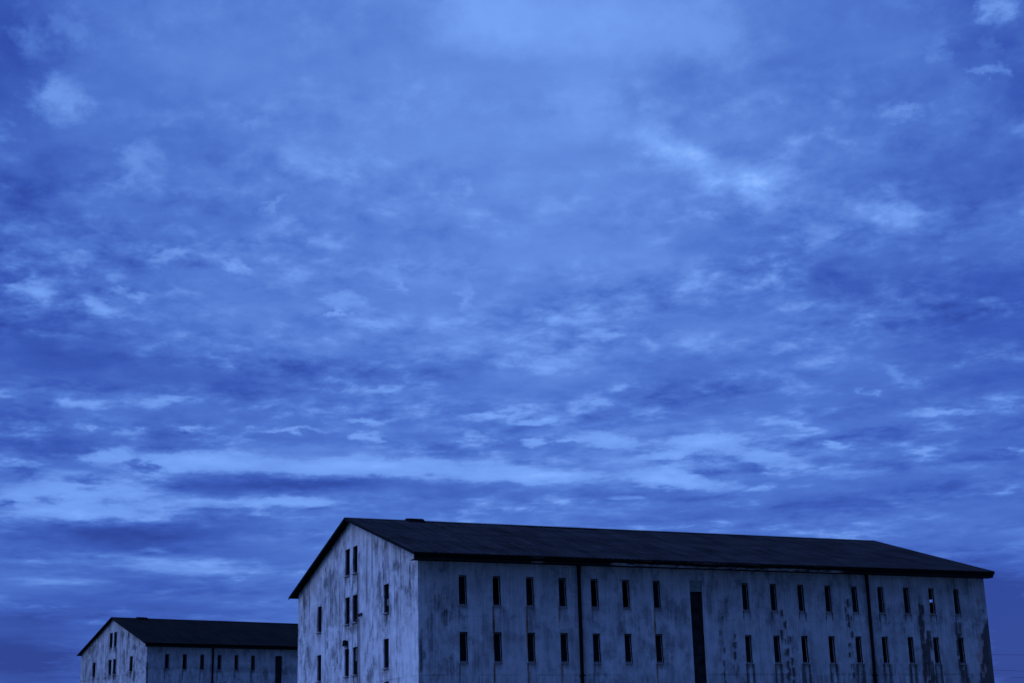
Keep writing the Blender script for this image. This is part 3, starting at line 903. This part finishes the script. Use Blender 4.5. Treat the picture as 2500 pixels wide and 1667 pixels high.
# ---- the smaller-looking one behind
def weather_left(U, Z):
    gr = np.full_like(U, .26); ru = np.zeros_like(U); li = np.zeros_like(U)
    for i in range(6):
        x = 2.083 + i * 1.988
        for zt in (ZT, ZB):
            gr += 1.1 * streak(U, Z, x - 0.03, 0.07, zt - 1.6, zt - 3.1, 5 + i)
    zedge = 9.45 + (vnoise(U * .5, U * 0, 61, 3) - .5) * .9
    li += .35 * (1 - sstep(Z, zedge - .05, zedge + .05))
    gr += .45 * sstep(Z, zedge, zedge + .1) * (1 - sstep(Z, 9.6, 10.4)) * vnoise(U * 1.2, Z, 62, 4) * 1.6
    gr += 1.1 * np.exp(-((U - .12) / .12) ** 2) * (1 - sstep(Z, 10.2, 10.5))
    gr += .6 * blob(U, Z, 15.9, 10.4, .3, .3, 63) + .6 * blob(U, Z, 13.6, 8.4, .5, 1.4, 64)
    return np.clip(gr, 0, 1.4), ru, li


def weather_left_gab(U, Z):
    n2 = vnoise(U * 2.0, Z * 0.3, 72, 5)
    gr = .35 * sstep(n2, .5, .75) + .34 + .15 * sstep(U, 10, 18)
    for zj in (9.3,):
        n = vnoise(U * .9, U * 0, 73, 3)
        gr += .7 * np.exp(-((Z - zj - (n - .5) * .2) / .06) ** 2) * sstep(n, .4, .6)
    for y in (3.2, 8.5, 5.1, 7.1, 12.6):
        gr += .7 * np.exp(-((U - y) / .07) ** 2) * sstep(Z, 8.6, 10) * .9
    gr += .9 * blob(U, Z, 3.0, 9.1, .7, .6, 74)
    zp = 8.1 + (vnoise(U * .7, U * 0, 75, 3) - .5) * .8 + np.where(U < 3.5, (3.5 - U) * .35, 0)
    li = .55 * (1 - sstep(Z, zp - .1, zp + .1)) * (1 - sstep(U, 8.5, 9))
    for (y, z) in LG: gr += .6 * blob(U, Z, y - .42, z - 1.9, .5, .35, int(y * 7))
    return np.clip(gr, 0, 1.4), np.zeros_like(U), li


LG = [(10.30, 14.05), (9.08, 14.05), (10.28, 11.17), (9.06, 11.17), (14.90, 11.17), (4.43, 11.17)]
lw = []
for i in range(6):
    for z in (ZT, ZB): lw.append((2.083 + i * 1.988, z, r_.uniform(1, 4), r_.random() > .3))
left = build_warehouse('warehouse', 'smaller white warehouse with black roof, partly hidden behind the larger one', 'warehouses',
    (2.695, 85.168, 1.949), 0.2052, 30.0, 18.48, 15.66, 12.24, 0.341, 0.45, 0.33, lw, [(y, z, 0.0, True) for y, z in LG],
    (14.89, 15.72, 11.2, 10.7), (7.42,), (2.6, 3.8), M_ROOF2, weather_left, weather_left_gab, 2)

bm = bmesh.new(); add_tube(bm, [(-0.02, 8.9, 9.70), (-0.08, 8.8, 9.72), (-0.09, 8.0, 9.78)], 0.05, 8)
link('cable_bracket', bm_mesh('cable_bracket', bm), M_PIPE, left)
bm = bmesh.new(); add_tube(bm, [(-0.05, 8.1, 12.3), (-0.05, 8.1, 9.0), (-0.05, 8.1, 0.1)], 0.022, 8)
link('conduit', bm_mesh('conduit', bm), M_CONDUIT, left)


# ------------------------------------------------------------------ overhead cables in the far distance
def cable(label, pts):
    bm = bmesh.new(); add_tube(bm, pts, 0.02, 6)
    o = link('overhead_cable', bm_mesh('overhead_cable', bm), M_CABLE)
    o['label'] = label; o['category'] = 'cable'; o['group'] = 'overhead cables'


def span(x0, x1, y, f, n=40): return [(x, y, f(x)) for x in np.linspace(x0, x1, n)]


cable('highest thin cable right of the larger warehouse', span(90, 230, 120, lambda x: 16.08 + 0.0003 * (x - 150) ** 2))
cable('middle thin cable right of the larger warehouse, dipping slightly', span(90, 230, 120.6, lambda x: 13.62 - 0.03 * (x - 149) + 0.0004 * (x - 149) ** 2))
cable('lowest thin cable right of the larger warehouse', span(90, 230, 121.2, lambda x: 12.56 - 0.014 * (x - 149) + 0.0002 * (x - 149) ** 2))

# ------------------------------------------------------------------ ground
bm = bmesh.new()
gxs = [-6000, -2000, -800, -400, -200] + list(range(-150, 260, 10)) + [320, 500, 900, 2000, 6000]
gys = [-6000, -2000, -800, -300] + list(range(-150, 300, 10)) + [380, 600, 1000, 2000, 6000]
gv = {}
for i, x in enumerate(gxs):
    for j, y in enumerate(gys):
        z = 1.949 * float(sstep(np.array(float(y)), 30, 70))
        gv[i, j] = bm.verts.new((x, y, z))
for i in range(len(gxs) - 1):
    for j in range(len(gys) - 1): bm.faces.new((gv[i, j], gv[i + 1, j], gv[i + 1, j + 1], gv[i, j + 1]))
gm, k, b = mat('rough_grass_and_gravel')
pos = k.n('ShaderNodeTexCoord').outputs['Object']
k.put(b.inputs['Base Color'], k.ramp(k.noise(pos, 0.25, 8, 0.65), [(0.35, (.035, .045, .02)), (0.65, (.09, .085, .07))]))
b.inputs['Roughness'].default_value = 0.95
gnd = link('ground', bm_mesh('ground', bm), gm)
gnd['kind'] = 'structure'
